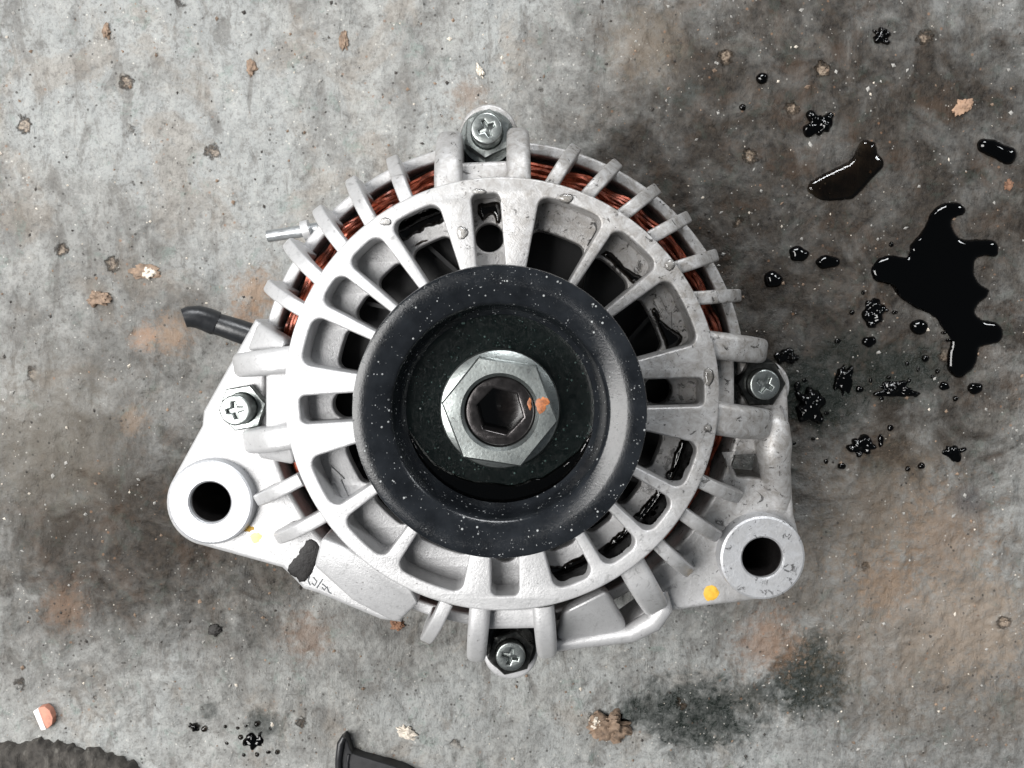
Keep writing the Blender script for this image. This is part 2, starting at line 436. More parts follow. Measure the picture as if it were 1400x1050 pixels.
    # crumbly brown pits, pale grains, rust grains, dark grains
    vp = t.voro(17, off=11); crumb = t.step(t.math('ADD', vp.outputs['Distance'], t.math('MULTIPLY', t.math('SUBTRACT', n_fin, 0.5), 0.35)), 0.16, 0.08)
    crumb = t.math('MULTIPLY', crumb, t.step(t.noise(38, 2, 0.5, 31), 0.50, 0.56))
    col = t.mix(t.math('MULTIPLY', crumb, 0.75), col, t.mix(t.lin(n_dot, 0.4, 0.6, 0, 1), (0.09, 0.062, 0.042), (0.37, 0.29, 0.22)))
    g1 = t.math('MULTIPLY', t.lin(dk, 0, 1, 1, 0.35), t.step(t.voro(2.4, off=3).outputs['Distance'], 0.14, 0.09))
    g1 = t.math('MULTIPLY', g1, t.step(n_str, 0.50, 0.54))
    col = t.mix(t.math('MULTIPLY', g1, 0.75), col, (0.60, 0.58, 0.54))
    g2 = t.math('MULTIPLY', t.step(t.voro(4.0, off=5).outputs['Distance'], 0.15, 0.07), t.step(brown, 0.50, 0.56))
    col = t.mix(t.math('MULTIPLY', g2, 0.6), col, (0.24, 0.135, 0.08))
    g3 = t.math('MULTIPLY', t.step(t.voro(3.1, off=8).outputs['Distance'], 0.17, 0.10), t.step(n_mid, 0.52, 0.47))
    col = t.mix(t.math('MULTIPLY', g3, 0.8), col, (0.04, 0.036, 0.032))
    col = t.mix(1.0, col, (0.95, 0.95, 0.94), 'MULTIPLY')
    rough = t.math('SUBTRACT', t.lin(n_fin, 0.36, 0.64, 0.55, 0.78), t.math('MULTIPLY', dk, 0.16))
    rough = t.math('SUBTRACT', rough, t.math('MULTIPLY', dg, 0.34))
    b = t.bump(n_dot, 0.7, 0.4)
    b = t.bump(n_fin, 0.8, 1.0, b)
    b = t.bump(n_str, 0.7, 1.5, b)
    b = t.bump(crumb, 0.8, -0.9, b)
    return t.out(Base_Color=col, Roughness=rough, Normal=b, Specular_IOR_Level=t.lin(dk, 0, 1, 0.5, 0.22))
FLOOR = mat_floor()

# ------------------------------------------------------------------ floor
def build_floor():
    def axis(a, b, st, far):
        c = np.arange(a, b + st / 2, st)
        ext = np.array([4, 12, 30, 70, 150, 320, 700.0])
        return np.concatenate([(a - ext)[::-1], c, b + ext])
    xs = axis(-182, 182, 0.75, 900); ys = axis(-140, 136, 0.75, 900)
    X, Y = np.meshgrid(xs, ys)
    Z = floor_h(X.ravel(), Y.ravel()).reshape(X.shape)
    inside = (X > -184) & (X < 184) & (Y > -142) & (Y < 138)
    Z = np.where(inside, Z, -0.4)
    nx, ny = len(xs), len(ys)
    v = np.stack([X.ravel(), Y.ravel(), Z.ravel()], 1).astype(np.float32)
    idx = np.arange(nx * ny).reshape(ny, nx)
    f = np.stack([idx[:-1, :-1], idx[:-1, 1:], idx[1:, 1:], idx[1:, :-1]], -1).reshape(-1, 4)
    me = bpy.data.meshes.new('floor')
    me.vertices.add(len(v)); me.vertices.foreach_set('co', v.ravel())
    me.loops.add(f.size); me.loops.foreach_set('vertex_index', f.ravel().astype(np.int32))
    me.polygons.add(len(f)); me.polygons.foreach_set('loop_start', np.arange(0, f.size, 4, dtype=np.int32))
    me.update(calc_edges=True)
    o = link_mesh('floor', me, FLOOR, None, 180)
    o['kind'] = 'structure'
    return o
build_floor()

# ------------------------------------------------------------------ alternator
alt = bpy.data.objects.new('alternator', None); COL.objects.link(alt)
alt.empty_display_size = 0.05
tag(alt, 'silver aluminium car alternator lying face up with black pulley and copper windings', 'alternator')

ZR = 75.0            # top of the front face ring
ZF = 66.0            # floor of its pockets
R_RING = 53.1
POCKETS = [(15.5, 36), (40.3, 56.2), (60, 79.3), (-27.3, -13.2), (-43.2, -31), (-58.6, -46.8), (-74.6, -62.6),
           (197.6, 213.6), (217.8, 233.8), (238.2, 258.4), (156.2, 170.6), (142.2, 152.2), (127, 138.7), (108, 122.8)]
SLOTS = [94.6, 1.6, -89.0, 183.6]

# rear half, mostly out of sight
lathe('rear_bracket', [(0, -0.9), (58, -0.9), (61, 1.5), (62, 8), (64, 20), (64, 22), (30, 22), (0, 22)], ALU, alt, 96)
lathe('stator_core', [(50, 22), (65, 22), (65, 40), (50, 40)], CORE, alt, 96, closed=True)
rot = lathe('rotor', [(0, 24), (47, 24), (48.5, 27), (48.5, 50), (47, 53), (20, 53), (8, 56), (0, 56)], ROTOR, alt, 96)
for k in range(12):
    a = math.radians(30 * k + 8); b = a + 0.35
    c0, c1 = (24 * math.cos(a), 24 * math.sin(a)), (45 * math.cos(b), 45 * math.sin(b))
    nx, ny = -math.sin((a + b) / 2) * 0.6, math.cos((a + b) / 2) * 0.6
    prism('fan_blade', [(c0[0] + nx, c0[1] + ny, 59), (c0[0] - nx, c0[1] - ny, 59), (c1[0] - nx, c1[1] - ny, 59), (c1[0] + nx, c1[1] + ny, 59)], 6.5, ROTOR, rot, 0)

# copper winding heads: bundles of enamelled wire
wind = lathe('stator_winding', [(54.5, 40), (60.8, 40), (61, 44), (60, 46.4), (57, 47), (55, 46)], COPPER, alt, 96, closed=True)
wr = random.Random(3)
lay = []
for row, (z, n0) in enumerate(((46.6, 6), (47.9, 5), (48.9, 4))):
    for k in range(n0): lay.append((55.4 + row * 0.5 + k * 1.10, z))
lay += [(61.2, 45.2), (61.2, 43.8), (60.9, 46.4)]
for wi, (R, z) in enumerate(lay):
    p = [wr.uniform(0, 6.28) for _ in range(6)]
    path = []
    for i in range(260):
        t = 2 * math.pi * i / 260
        lump = 0.5 * math.sin(27 * t + p[5] * 0.15) 
        r = R + 0.2 * math.sin(36 * t + p[0]) + 0.45 * math.sin(11 * t + p[1]) + lump * 0.5
        zz = z + 0.18 * math.sin(36 * t + p[2]) + 0.45 * math.sin(17 * t + p[3]) + lump
        path.append((r * math.cos(t), r * math.sin(t), zz))
    tube('wire', path, 0.62, COPPER, wind, 7, closed=True)

# front bracket: face ring with pockets
loops = [circle(0, 0, R_RING, 200)]
for a0, a1 in POCKETS: loops.append(sector(a0, a1, 26.5, 49.4, 2.3))
for a in SLOTS: loops.append(radial_slot(a, 6.9, 31, 49.2, 1.5))
loops.append(circle(0, 0, 9, 48))
front = plate('front_bracket', loops, 63.2, ZR, 0.55, ALU, alt, 3)
# pocket floor with air openings
loops = [circle(0, 0, 51.5, 160)]
for a0, a1 in POCKETS: loops.append(sector(a0 - 0.2, a1 + 0.2, 29, 42.4, 2.2))
for a in SLOTS:
    loops.append(circle(39.6 * math.cos(math.radians(a)), 39.6 * math.sin(math.radians(a)), 3.6, 32))
loops.append(circle(0, 0, 9.5, 48))
plate('pocket_floor', loops, 61.5, ZF, 0.4, ALU_FLOOR, front, 2)

# lower rim that clamps the stator
plate('rim', [circle(0, 0, 67.3, 200), circle(0, 0, 64.0, 160)], 38.5, 46.5, 0.7, ALU, front, 2)
# shoulder under the ring
lathe('ring_wall', [(49.5, 58), (52.4, 58), (52.4, 66), (49.5, 66)], ALU, front, 128, closed=True)

def open_catmull(pts, n):
    out = []; m = len(pts)
    for i in range(m - 1):
        p0, p1, p2, p3 = (np.array(pts[min(max(i + k, 0), m - 1)], float) for k in (-1, 0, 1, 2))
        for k in range(n):
            t = k / n
            out.append(tuple(0.5 * ((2 * p1) + (p2 - p0) * t + (2 * p0 - 5 * p1 + 4 * p2 - p3) * t * t + (3 * p1 - p0 - 3 * p2 + p3) * t ** 3)))
    out.append(tuple(pts[-1])); return out

def fin(s, e, zs=71.5, ze=56.0, w=3.3, zd=45.0, name='fin', T=6.0, rc=0.6, ext=0.2):
    """a rib swept from under the face ring outwards and down to the rim, rounded all round"""
    a = Vector(P(s[0], s[1], zs)); b = Vector(P(e[0], e[1], ze))
    d = (b - a); L = d.length; d.normalize(); a = a - d * 3.0; L += 3.0 + ext
    n = Vector((-d.y, d.x)); h = T / 2; dz = zs - ze
    cen = open_catmull([(0, zs - h), (0.32 * L, zs - h - 0.04 * dz), (0.60 * L, zs - h - 0.30 * dz), (0.80 * L, zs - h - 0.66 * dz), (L - h - 0.4, ze - h), (L - h + 0.1, ze - h - 3.5), (L - h + 0.1, zd)], 4)
    sec = rrect(-1, 1, -1, 1, 0.5, 4); v, f = [], []
    m = len(cen); q = len(sec)
    sec_w = rrect(-w / 2, w / 2, -h, h, min(rc, w * 0.42, h * 0.8), 4)
    for i, (cs, cz) in enumerate(cen):
        p0 = cen[max(i - 1, 0)]; p1 = cen[min(i + 1, m - 1)]
        tx, tz = p1[0] - p0[0], p1[1] - p0[1]; tl = math.hypot(tx, tz); tx /= tl; tz /= tl
        k = 1.06 - 0.16 * i / m
        for (x, y) in sec_w:
            ss = cs - tz * y; zz = cz + tx * y
            c2 = a + d * ss + n * (x * k)
            v.append((c2.x, c2.y, zz))
    for i in range(m - 1):
        for k in range(q):
            l = (k + 1) % q
            f.append((i * q + k, i * q + l, (i + 1) * q + l, (i + 1) * q + k))
    f.append(tuple(range(q))); f.append(tuple(reversed(range((m - 1) * q, m * q))))
    bm = bmesh.new(); bv = [bm.verts.new(p) for p in v]
    for t in f: bm.faces.new([bv[i] for i in t])
    return from_bm(name, bm, ALU, front, 60)

for s, e in (((553, 268), (537, 216)), ((502, 296), (481, 245)), ((461, 329), (436, 286)), ((429, 375), (394, 331)), ((407, 421), (367, 389)),
             ((759, 243), (787, 203)), ((807, 262), (844, 224)), ((857, 289), (897, 259)), ((896, 321), (940, 297)), ((932, 364), (978, 349)), ((961, 407), (1010, 404)),
             ((964, 662), (1011, 679)), ((939, 707), (982, 733)), ((907, 752), (943, 781)),
             ((396, 664), (352, 683)), ((429, 714), (378, 735)), ((604, 839), (582, 873))):
    fin(s, e)
# broad pillars beside the four clamping bolts
for s, e, w in (((612, 246), (616, 186), 6.6), ((709, 243), (708, 180), 5.8),
                ((984, 473), (1044, 480), 6.6), ((988, 574), (1050, 580), 8.0),
                ((655, 846), (651, 900), 5.2), ((744, 846), (748, 894), 5.4),
                ((391, 492), (322, 500), 6.4), ((392, 598), (338, 603), 6.4)):
    fin(s, e, 71.8, 57.5, w, 44.0, 'pillar', 8.0, 1.7)

BOLTS = {'top': (668, 182), 'right': (1043, 529), 'bottom': (698, 893), 'left': (331, 561)}
# ledge bridging each pair of pillars, next to the ring
def ledge(px4, z, depth=9):
    prism('ledge', [(*P(x, y, z), z) for x, y in px4], depth, ALU, front, 1.2, 3)
ledge(((620, 262), (620, 222), (714, 218), (714, 262)), 66)
ledge(((970, 478), (1005, 480), (1005, 566), (970, 566)), 66)
ledge(((648, 830), (648, 862), (752, 860), (752, 830)), 66)
ledge(((405, 500), (362, 502), (362, 600), (405, 600)), 66)

def cup(key, r, zt, extra=None):
    x, y = P(*BOLTS[key], zt); a = math.atan2(y, x)
    R = math.hypot(x, y)
    pts = []
    for i in range(25):
        t = a - math.pi / 2 + math.pi * i / 24
        pts.append((x + r * math.cos(t), y + r * math.sin(t)))
    ca, sa = math.cos(a), math.sin(a); q = 57.5
    pts.append((q * ca - sa * r * 1.1, q * sa + ca * r * 1.1)); pts.append((q * ca + sa * r * 1.1, q * sa - ca * r * 1.1))
    return plate('bolt_lug', [pts], 37.6, zt, 0.8, ALU, front, 2)
cup('top', 7.7, 49.5); cup('right', 7.4, 51); cup('bottom', 7.6, 49.5); cup('left', 7.6, 52)

# mounting ears
def arc(cx, cy, r, a0, a1, n=24):
    return [(cx + r * math.cos(math.radians(a0 + (a1 - a0) * i / n)), cy + r * math.sin(math.radians(a0 + (a1 - a0) * i / n))) for i in range(n + 1)]

ZE = 58.2
le = P(287, 687, ZE); re_ = P(1043, 763, ZE)
ER = 11.4
ZP = 54.6
lep = P(287, 687, ZP)
left_out = [P(348, 436, ZP), P(277, 562, ZP), P(275, 582, ZP)] + [P(287 + 61 * math.cos(math.radians(t)), 687 - 61 * math.sin(math.radians(t)), ZP) for t in range(148, 262, 8)] \
    + [P(385, 777, ZP), P(400, 791, ZP), P(414, 806, ZP), P(434, 812, ZP), P(520, 848, ZP), P(548, 852, ZP)]
a_end = math.degrees(math.atan2(left_out[-1][1], left_out[-1][0])); a_start = math.degrees(math.atan2(left_out[0][1], left_out[0][0]))
left_out += arc(0, 0, 63.2, a_end % 360 - 1, a_start % 360 + 1, 40)
ear_l = plate('mounting_ear', [left_out, circle(lep[0], lep[1], 6.2, 40)], 39.2, ZP, 1.3, ALU, alt, 3)
# cut-outs of the right ear plate are left open by keeping it outside the rim
rep = P(1043, 763, ZP)
right_out = [P(1040, 500, ZP), P(1070, 506, ZP), P(1079, 530, ZP), P(1081, 575, ZP), P(1083, 640, ZP), P(1088, 705, ZP)] \
    + [P(1043 + 60 * math.cos(math.radians(t)), 763 - 60 * math.sin(math.radians(t)), ZP) for t in range(30, -74, -8)] \
    + [P(1040, 822, ZP), P(960, 832, ZP), P(908, 840, ZP)]
a_end = math.degrees(math.atan2(right_out[-1][1], right_out[-1][0])); a_start = math.degrees(math.atan2(right_out[0][1], right_out[0][0]))
right_out += arc(0, 0, 63.4, a_end + 2, a_start + 2, 40)
hole = PL([(998, 625), (1040, 622), (1052, 634), (1048, 655), (1010, 652)], ZP)
ear_r = plate('mounting_ear', [right_out, circle(rep[0], rep[1], 6.2, 40), sub(hole, 1)], 39.2, ZP - 1, 1.3, ALU, alt, 3)
for ear, c in ((ear_l, le), (ear_r, re_)):
    lathe('bushing', [(5.45, 2.5), (5.45, ZE - 0.5), (5.9, ZE), (10.7, ZE), (11.25, ZE - 0.3), (11.45, ZE - 1), (11.6, 50.0), (11.2, 3), (10.8, 2.5)], ALU_FACE, ear, 72, c, closed=True, sharp=18)
    lathe('bore', [(5.5, 56.6), (5.3, 56.4), (5.25, 3), (0, 2.6)], SHAFT, ear, 48, c)

# bulging web beside the right bolt
def lump(name, pts, rad, parent=front):
    tube(name, pts, rad, ALU, parent, 16, sharp=80)
lump('web', [(*P(1058, 560, 55), 54), (*P(1060, 580, 55), 55), (*P(1058, 605, 57), 56), (*P(1060, 635, 55), 54), (*P(1066, 680, 53), 51), (*P(1068, 712, 52), 50)], [2.4, 3.6, 5.0, 4.2, 3.8, 3.0])

# solid skirt at lower left, flush with the ring
zk = 73.6
prism('skirt', [(*P(440, 735, zk), zk + .6), (*P(428, 776, zk), zk - 1), (*P(482, 822, 71), 71), (*P(537, 853, 70), 69), (*P(547, 850, 70), 69.2), (*P(572, 826, zk), zk), (*P(560, 800, zk), zk + .6), (*P(480, 750, zk), zk + .6)],
      lambda x, y, z: 46, ALU, front, 1.0, 3)
# lower right: sloping panel, thick rib and outer lip
prism('skirt', [(*P(772, 838, 68), 68), (*P(830, 808, 68), 68), (*P(858, 856, 58), 58.5), (*P(850, 868, 56), 56), (*P(786, 880, 56), 56), (*P(760, 874, 57), 57)], 7, ALU, front, 1.6, 3)
fin((869, 783), (898, 832), 71, 58, 7.0, 46, 'pillar', 8, 1.7)
tube('lip', [(*P(756, 884, 56), 55), (*P(800, 876, 56), 55), (*P(862, 866, 56), 55.5), (*P(893, 849, 56), 56), (*P(906, 832, 57), 56.5), (*P(903, 812, 57), 55.5)], [1.8, 2.2, 2.6, 2.9, 2.9, 2.2], ALU, front, 14, sharp=80)
prism('lip_wall', [(*P(756, 884, 54), 54), (*P(862, 868, 54), 54), (*P(906, 836, 54), 54), (*P(895, 826, 54), 54), (*P(855, 855, 54), 54), (*P(758, 872, 54), 54)], 14, ALU, front, 0.6)
# left upper web between pillar and fin
prism('web', [(*P(349, 440, 60), 58), (*P(388, 464, 68), 66), (*P(385, 478, 69), 68), (*P(335, 480, 58), 57)], 9, ALU, front, 1.3, 3)
prism('web', [(*P(345, 612, 60), 58.5), (*P(396, 606, 68), 67), (*P(399, 638, 66), 64), (*P(352, 628, 58), 57)], 8, ALU, front, 1.3, 3)

# raised casting arrows in two pockets
def arrow(tail, head, w):
    a = Vector(P(*tail, ZF)); b = Vector(P(*head, ZF)); d = (b - a).normalized(); n = Vector((-d.y, d.x)); L = (b - a).length
    sh = [(0, -w), (L * 0.55, -w), (L * 0.55, -2 * w), (L, 0), (L * 0.55, 2 * w), (L * 0.55, w), (0, w)]
    plate('casting_arrow', [[tuple(a + d * s + n * t) for s, t in sh]], ZF - 0.5, ZF + 0.7, 0.2, ALU_FLOOR, front, 1)
arrow((474, 684), (453, 636), 0.9)
arrow((897, 407), (918, 450), 0.9)

# pulley
ZT = 112.0
prof = [(6.5, 101.6), (18.6, 101.5), (20.0, 101.8), (20.9, 102.8), (21.3, 104.4), (21.7, 107.6), (22.0, 109.4), (22.25, 109.95), (22.7, 110.25), (24.3, 110.85), (25.6, 111.3), (26.0, 111.42), (27.6, 111.55),
        (29.3, 111.6), (29.75, 111.45), (29.95, 110.9), (29.95, 108.2)]
z = 107.4
for k in range(6):
    prof += [(29.3, z), (27.4, z - 1.2), (27.2, z - 1.5), (29.3, z - 2.6)]; z -= 2.9
prof += [(29.9, 88.4), (29.9, 86.5), (28, 85.5), (6.5, 85.5)]
pul = lathe('pulley', prof, PULLEY, alt, 160, sharp=32)
lathe('web_disc', [(6.5, 100), (6.5, 101.9), (18.9, 101.75), (20.0, 101.9), (20.4, 101.2), (20.4, 100)], PULLEY_IN, pul, 128, closed=True)
lathe('spacer', [(0, 60), (11, 60), (11, 85.6), (0, 85.6)], SHAFT, alt, 48)

# pulley nut
def hexnut(name, c, z0, z1, corner, bore, a0, mat, parent, ch=0.5):
    af = corner * math.cos(math.pi / 6); rc = af * 0.985; n = 96
    rings = [(bore, z0 + 0.2), (bore, z1 - 0.7), (bore + 0.7, z1)]
    v, f = [], []
    for i in range(n):
        t = 2 * math.pi * i / n + math.radians(a0)
        loc = ((math.degrees(t) - a0) % 60) - 30
        rh = af / math.cos(math.radians(loc))
        col = [(r, z) for r, z in rings] + [(rc * 0.90, z1), (rh - 0.35, z1 - max(0, rh - 0.35 - rc) * ch), (rh, z1 - 0.3 - max(0, rh - rc) * ch), (rh, z0)]
        for r, z in col: v.append((c[0] + r * math.cos(t + 0), c[1] + r * math.sin(t), z))
    m = 7
    for i in range(n):
        j = (i + 1) % n
        for k in range(m - 1): f.append((i * m + k, j * m + k, j * m + k + 1, i * m + k + 1))
    return from_py(name, v, f, mat, parent, 24)
nut = hexnut('pulley_nut', (0, 0), 102.6, 109.4, 12.1, 7.35, 51, ZINC, alt, 0.12)
lathe('flange', [(7.6, 101.9), (12.5, 101.9), (12.75, 102.5), (12.45, 103.1), (10.2, 104.1), (7.6, 104.4)], ZINC, nut, 96, closed=True)
hexa = [(4.95 * math.cos(math.radians(46 + 60 * k)), 4.95 * math.sin(math.radians(46 + 60 * k))) for k in range(6)]
shaft = plate('shaft', [circle(0, 0, 7.28, 72), sub(hexa, 1.0)], 92, 107.6, 0.5, SHAFT, alt, 3)
lathe('socket_bottom', [(0, 95.5), (3, 95.2), (6, 95.9), (6, 92.2), (0, 92.2)], SOCKET, shaft, 48)

def patch(name, pts, z, th, mat, parent):
    return plate(name, [pts], z - 0.2, z + th, min(0.04, th * 0.4), mat, parent, 1)
def blob_px(cx, cy, rx, ry, z, seed, amp=0.18, n=26):
    r = random.Random(seed); ph = [r.uniform(0, 6.28) for _ in range(4)]
    return [P(cx + rx * math.cos(t) * (1 + amp * (0.5 * math.sin(2 * t + ph[0]) + 0.5 * math.sin(3 * t + ph[1]) + 0.35 * math.sin(5 * t + ph[2]) + 0.3 * math.sin(8 * t + ph[3]))),
              cy - ry * math.sin(t) * (1 + amp * (0.5 * math.sin(2 * t + ph[1]) + 0.5 * math.sin(3 * t + ph[2]) + 0.35 * math.sin(6 * t + ph[0]) + 0.3 * math.sin(9 * t + ph[3]))), z)
            for t in (2 * math.pi * i / n for i in range(n))]
patch('paint_mark', blob_px(741, 553, 9, 10, 109.4, 2, 0.3), 109.4, 0.07, ORANGE, nut)
patch('paint_mark', blob_px(724, 552, 3, 7, 107.6, 5, 0.3), 107.6, 0.07, ORANGE, shaft)
patch('paint_mark', blob_px(972, 811, 10, 11, ZP - 1, 4, 0.12), ZP - 1, 0.09, YELLOW, ear_r)
patch('paint_mark', blob_px(350, 735, 7, 7, ZP, 8, 0.2), ZP, 0.07, YELLOW_PALE, ear_l)
patch('paint_mark', blob_px(338, 722, 8, 5, ZP, 9, 0.35), ZP, 0.09, YELLOW, ear_l)
# dark scribble on the strip below the skirt
for k, pts in enumerate((((423, 788), (421, 794), (424, 800)), ((428, 789), (433, 795), (430, 801), (426, 797)), ((441, 792), (433, 804)), ((440, 798), (446, 803), (443, 807), (440, 803)), ((447, 802), (449, 809), (453, 812)))):
    tube('scribble', [(*P(x, y, ZP + .1), ZP + 0.02) for x, y in pts], 0.17, INK, ear_l, 6)

# clamping bolts
def bolt(px, py, zbase, ztop, turn, low, hexh=4.6):
    root = None
    bx, by = P(px, py, ztop)
    w = lathe('through_bolt', [(3.4, zbase - 0.6), (7.1, zbase - 0.6), (7.3, zbase + 0.3), (7.0, zbase + 1.0), (3.4, zbase + 1.0)], low, alt, 48, (bx, by), closed=True)
    hexnut('hex_nut', (bx, by), zbase + 0.9, zbase + 0.9 + hexh, 6.5, 3.6, turn, low, w, 0.3)
    cr = []
    for k in range(4):
        a = math.radians(turn + 90 * k)
        for (r, t) in ((0.55, -0.55), (2.1, -0.36), (2.1, 0.36)):
            cr.append((bx + r * math.cos(a) - t * math.sin(a), by + r * math.sin(a) + t * math.cos(a)))
    plate('bolt_end', [circle(bx, by, 4.0, 48), cr], ztop - 2.0, ztop, 0.5, ZINC, w, 3)
    lathe('shank', [(0, 34), (3.95, 34), (3.95, ztop - 1.4), (0, ztop - 1.0)], ZINC, w, 40, (bx, by))
    return w
bolt(665, 175, 49.5, 61.5, 25, ZINC)
bolt(1046, 526, 51.0, 59.5, 60, OILY)
bolt(698, 898, 49.5, 57.5, 75, OILY)
bolt(321, 561, 52.0, 63.5, 10, ZINC)

# cable stub and pin on the rear half
tube('cable', [(*P(394, 474, 34), 33), (*P(345, 459, 34), 34), (*P(322, 451, 35), 35), (*P(304, 445, 35), 35), (*P(297, 443, 35), 35), (*P(295, 442, 35), 35), (*P(283, 437, 36), 36), (*P(270, 433, 37), 37), (*P(258, 433, 38), 38), (*P(251, 435, 38.5), 38.5)],
     [3.5, 3.5, 3.4, 3.2, 3.2, 3.6, 3.5, 3.3, 3.0, 2.7], RUBBER, alt, 20, sharp=60)
pin = tube('locating_pin', [(*P(436, 312, 43), 43), (*P(400, 318, 43), 43), (*P(366, 323, 43), 43)], [1.7, 1.7, 1.65], STEEL, alt, 16)
tube('pin_collar', [(*P(424, 313, 44.5), 44.5), (*P(414, 316, 44.5), 44.5)], 2.7, ALU, pin, 18)

# ------------------------------------------------------------------ oil
def puddle(name, outline, base, H, w, mat, step=0.55, sink=0.45, lumpy=0.0):
    pts = [Vector(p) for p in outline]
    n = len(pts)
    B = np.array([(p.x, p.y) for p in pts])
    lo, hi = B.min(0), B.max(0)
    step = max(step, 0.0)
    gx = np.arange(lo[0], hi[0], step); gy = np.arange(lo[1], hi[1], step)
    A = B; C = np.roll(B, -1, 0)
    def dist_in(Q):
        ab = C - A; ap = Q[:, None, :] - A[None]
        tt = np.clip((ap * ab).sum(-1) / np.maximum((ab * ab).sum(-1), 1e-9), 0, 1)
        d = np.sqrt(((ap - tt[..., None] * ab) ** 2).sum(-1)).min(1)
        y = Q[:, 1:2]; x = Q[:, 0:1]
        c = ((A[None, :, 1] > y) != (C[None, :, 1] > y)) & (x < (C[None, :, 0] - A[None, :, 0]) * (y - A[None, :, 1]) / (C[None, :, 1] - A[None, :, 1] + 1e-12) + A[None, :, 0])
        return d, (c.sum(1) % 2) == 1
    Q = np.array([(x + 0.13 * step * math.sin(9 * y), y) for x in gx for y in gy]) if len(gx) and len(gy) else np.zeros((0, 2))
    keep = np.zeros((0, 2)); kd = np.zeros(0)
    if len(Q):
        d, ins = dist_in(Q); m = ins & (d > step * 0.28)
        keep = Q[m]; kd = d[m]
    allp = [Vector(p) for p in B] + [Vector(p) for p in keep]
    edges = [(i, (i + 1) % n) for i in range(n)]
    vo, eo, fo, ov, oe, of = delaunay_2d_cdt(allp, edges, [], 1, 1e-5)
    V = np.array([(p.x, p.y) for p in vo])
    d, _ = dist_in(V)
    q = np.clip(d / w, 0, 1)
    h = H * np.sqrt(np.clip(1 - (1 - q) ** 2, 0, 1))
    if lumpy: h = h * (1 + lumpy * (1.6 * vnoise(V[:, 0], V[:, 1], 1.7, 61) + 0.9 * vnoise(V[:, 0], V[:, 1], 0.8, 62)))
    bz = base(V[:, 0], V[:, 1]) if callable(base) else np.full(len(V), float(base))
    zz = bz - sink + (h / H) * (sink) + h
    v = [(V[i, 0], V[i, 1], zz[i]) for i in range(len(V))]
    f = [tuple(x) for x in fo]
    bm = bmesh.new()
    dl = bm.verts.layers.float.new('depth')
    bv = [bm.verts.new(p) for p in v]
    for i_, x in enumerate(bv): x[dl] = float(h[i_])
    for x in f:
        try: bm.faces.new([bv[i] for i in x])
        except ValueError: pass
    for q_ in bm.faces:
        q_.normal_update()
        if q_.normal.z < 0: q_.normal_flip()
    # close the underside so that it is a body of liquid
    be = [e for e in bm.edges if len(e.link_faces) == 1]
    r = bmesh.ops.extrude_edge_only(bm, edges=be)
    nv = [g for g in r['geom'] if isinstance(g, bmesh.types.BMVert)]
    for x in nv: x.co.z -= 0.15
    me = bpy.data.meshes.new(name); bm.to_mesh(me); bm.free()
    return link_mesh(name, me, mat, None, 180)

ground = lambda x, y: floor_low(x, y) - 0.35 + 0.12

def wob_outline(pts_px, z=0, n=6, amp=0.35, seed=0):
    c = catmull([P(x, y, z) for x, y in pts_px], n)
    return [(x + amp * float(vnoise(x, y, 1.6, 20 + seed)), y + amp * float(vnoise(x, y, 1.6, 33 + seed))) for x, y in c]

big = [(1070, 90), (1120, 115), (1115, 150), (1065, 175), (1060, 215), (1100, 265), (1180, 268), (1250, 270), (1285, 310), (1270, 350), (1200, 355), (1170, 372), (1165, 430), (1190, 480), (1235, 510), (1230, 545), (1190, 575), (1170, 620), (1200, 650), (1270, 665), (1305, 710), (1290, 760), (1240, 780), (1190, 792), (1180, 850), (1140, 910), (1090, 935), (1040, 900), (1030, 830), (1040, 760), (1010, 700), (960, 640), (880, 600), (800, 545), (760, 490), (690, 470), (665, 430), (680, 385), (730, 350), (790, 345), (840, 350), (855, 300), (880, 270), (920, 220), (950, 150), (1000, 105)]
tag(puddle('oil_puddle', wob_outline([(1000 + x / 3.5, 250 + y / 3.5) for x, y in big]), ground, 1.15, 2.6, OIL, 0.7), 'largest black oil puddle with ragged lobed outline on the concrete', 'oil puddle', 'oil spilled on the concrete')
boot = [(650, 595), (690, 610), (705, 660), (735, 700), (720, 740), (660, 800), (610, 860), (560, 885), (450, 893), (390, 870), (358, 835), (375, 800), (440, 760), (560, 700), (600, 650), (620, 605)]
tag(puddle('oil_puddle', wob_outline([(1000 + x / 3.5, 20 + y / 3.5) for x, y in boot], seed=1), ground, 1.2, 3.2, OIL_THIN, 0.7), 'boot shaped slanting oil puddle above the largest one', 'oil puddle', 'oil spilled on the concrete')
cap = [(1172, 625), (1185, 600), (1215, 592), (1265, 600), (1310, 622), (1350, 640), (1364, 675), (1345, 712), (1305, 720), (1270, 700), (1230, 675), (1190, 655)]
tag(puddle('oil_puddle', wob_outline([(1000 + x / 3.5, 20 + y / 3.5) for x, y in cap], seed=2), ground, 1.7, 3.0, OIL, 0.6), 'capsule shaped black oil drop at the upper right edge', 'oil puddle', 'oil spilled on the concrete')

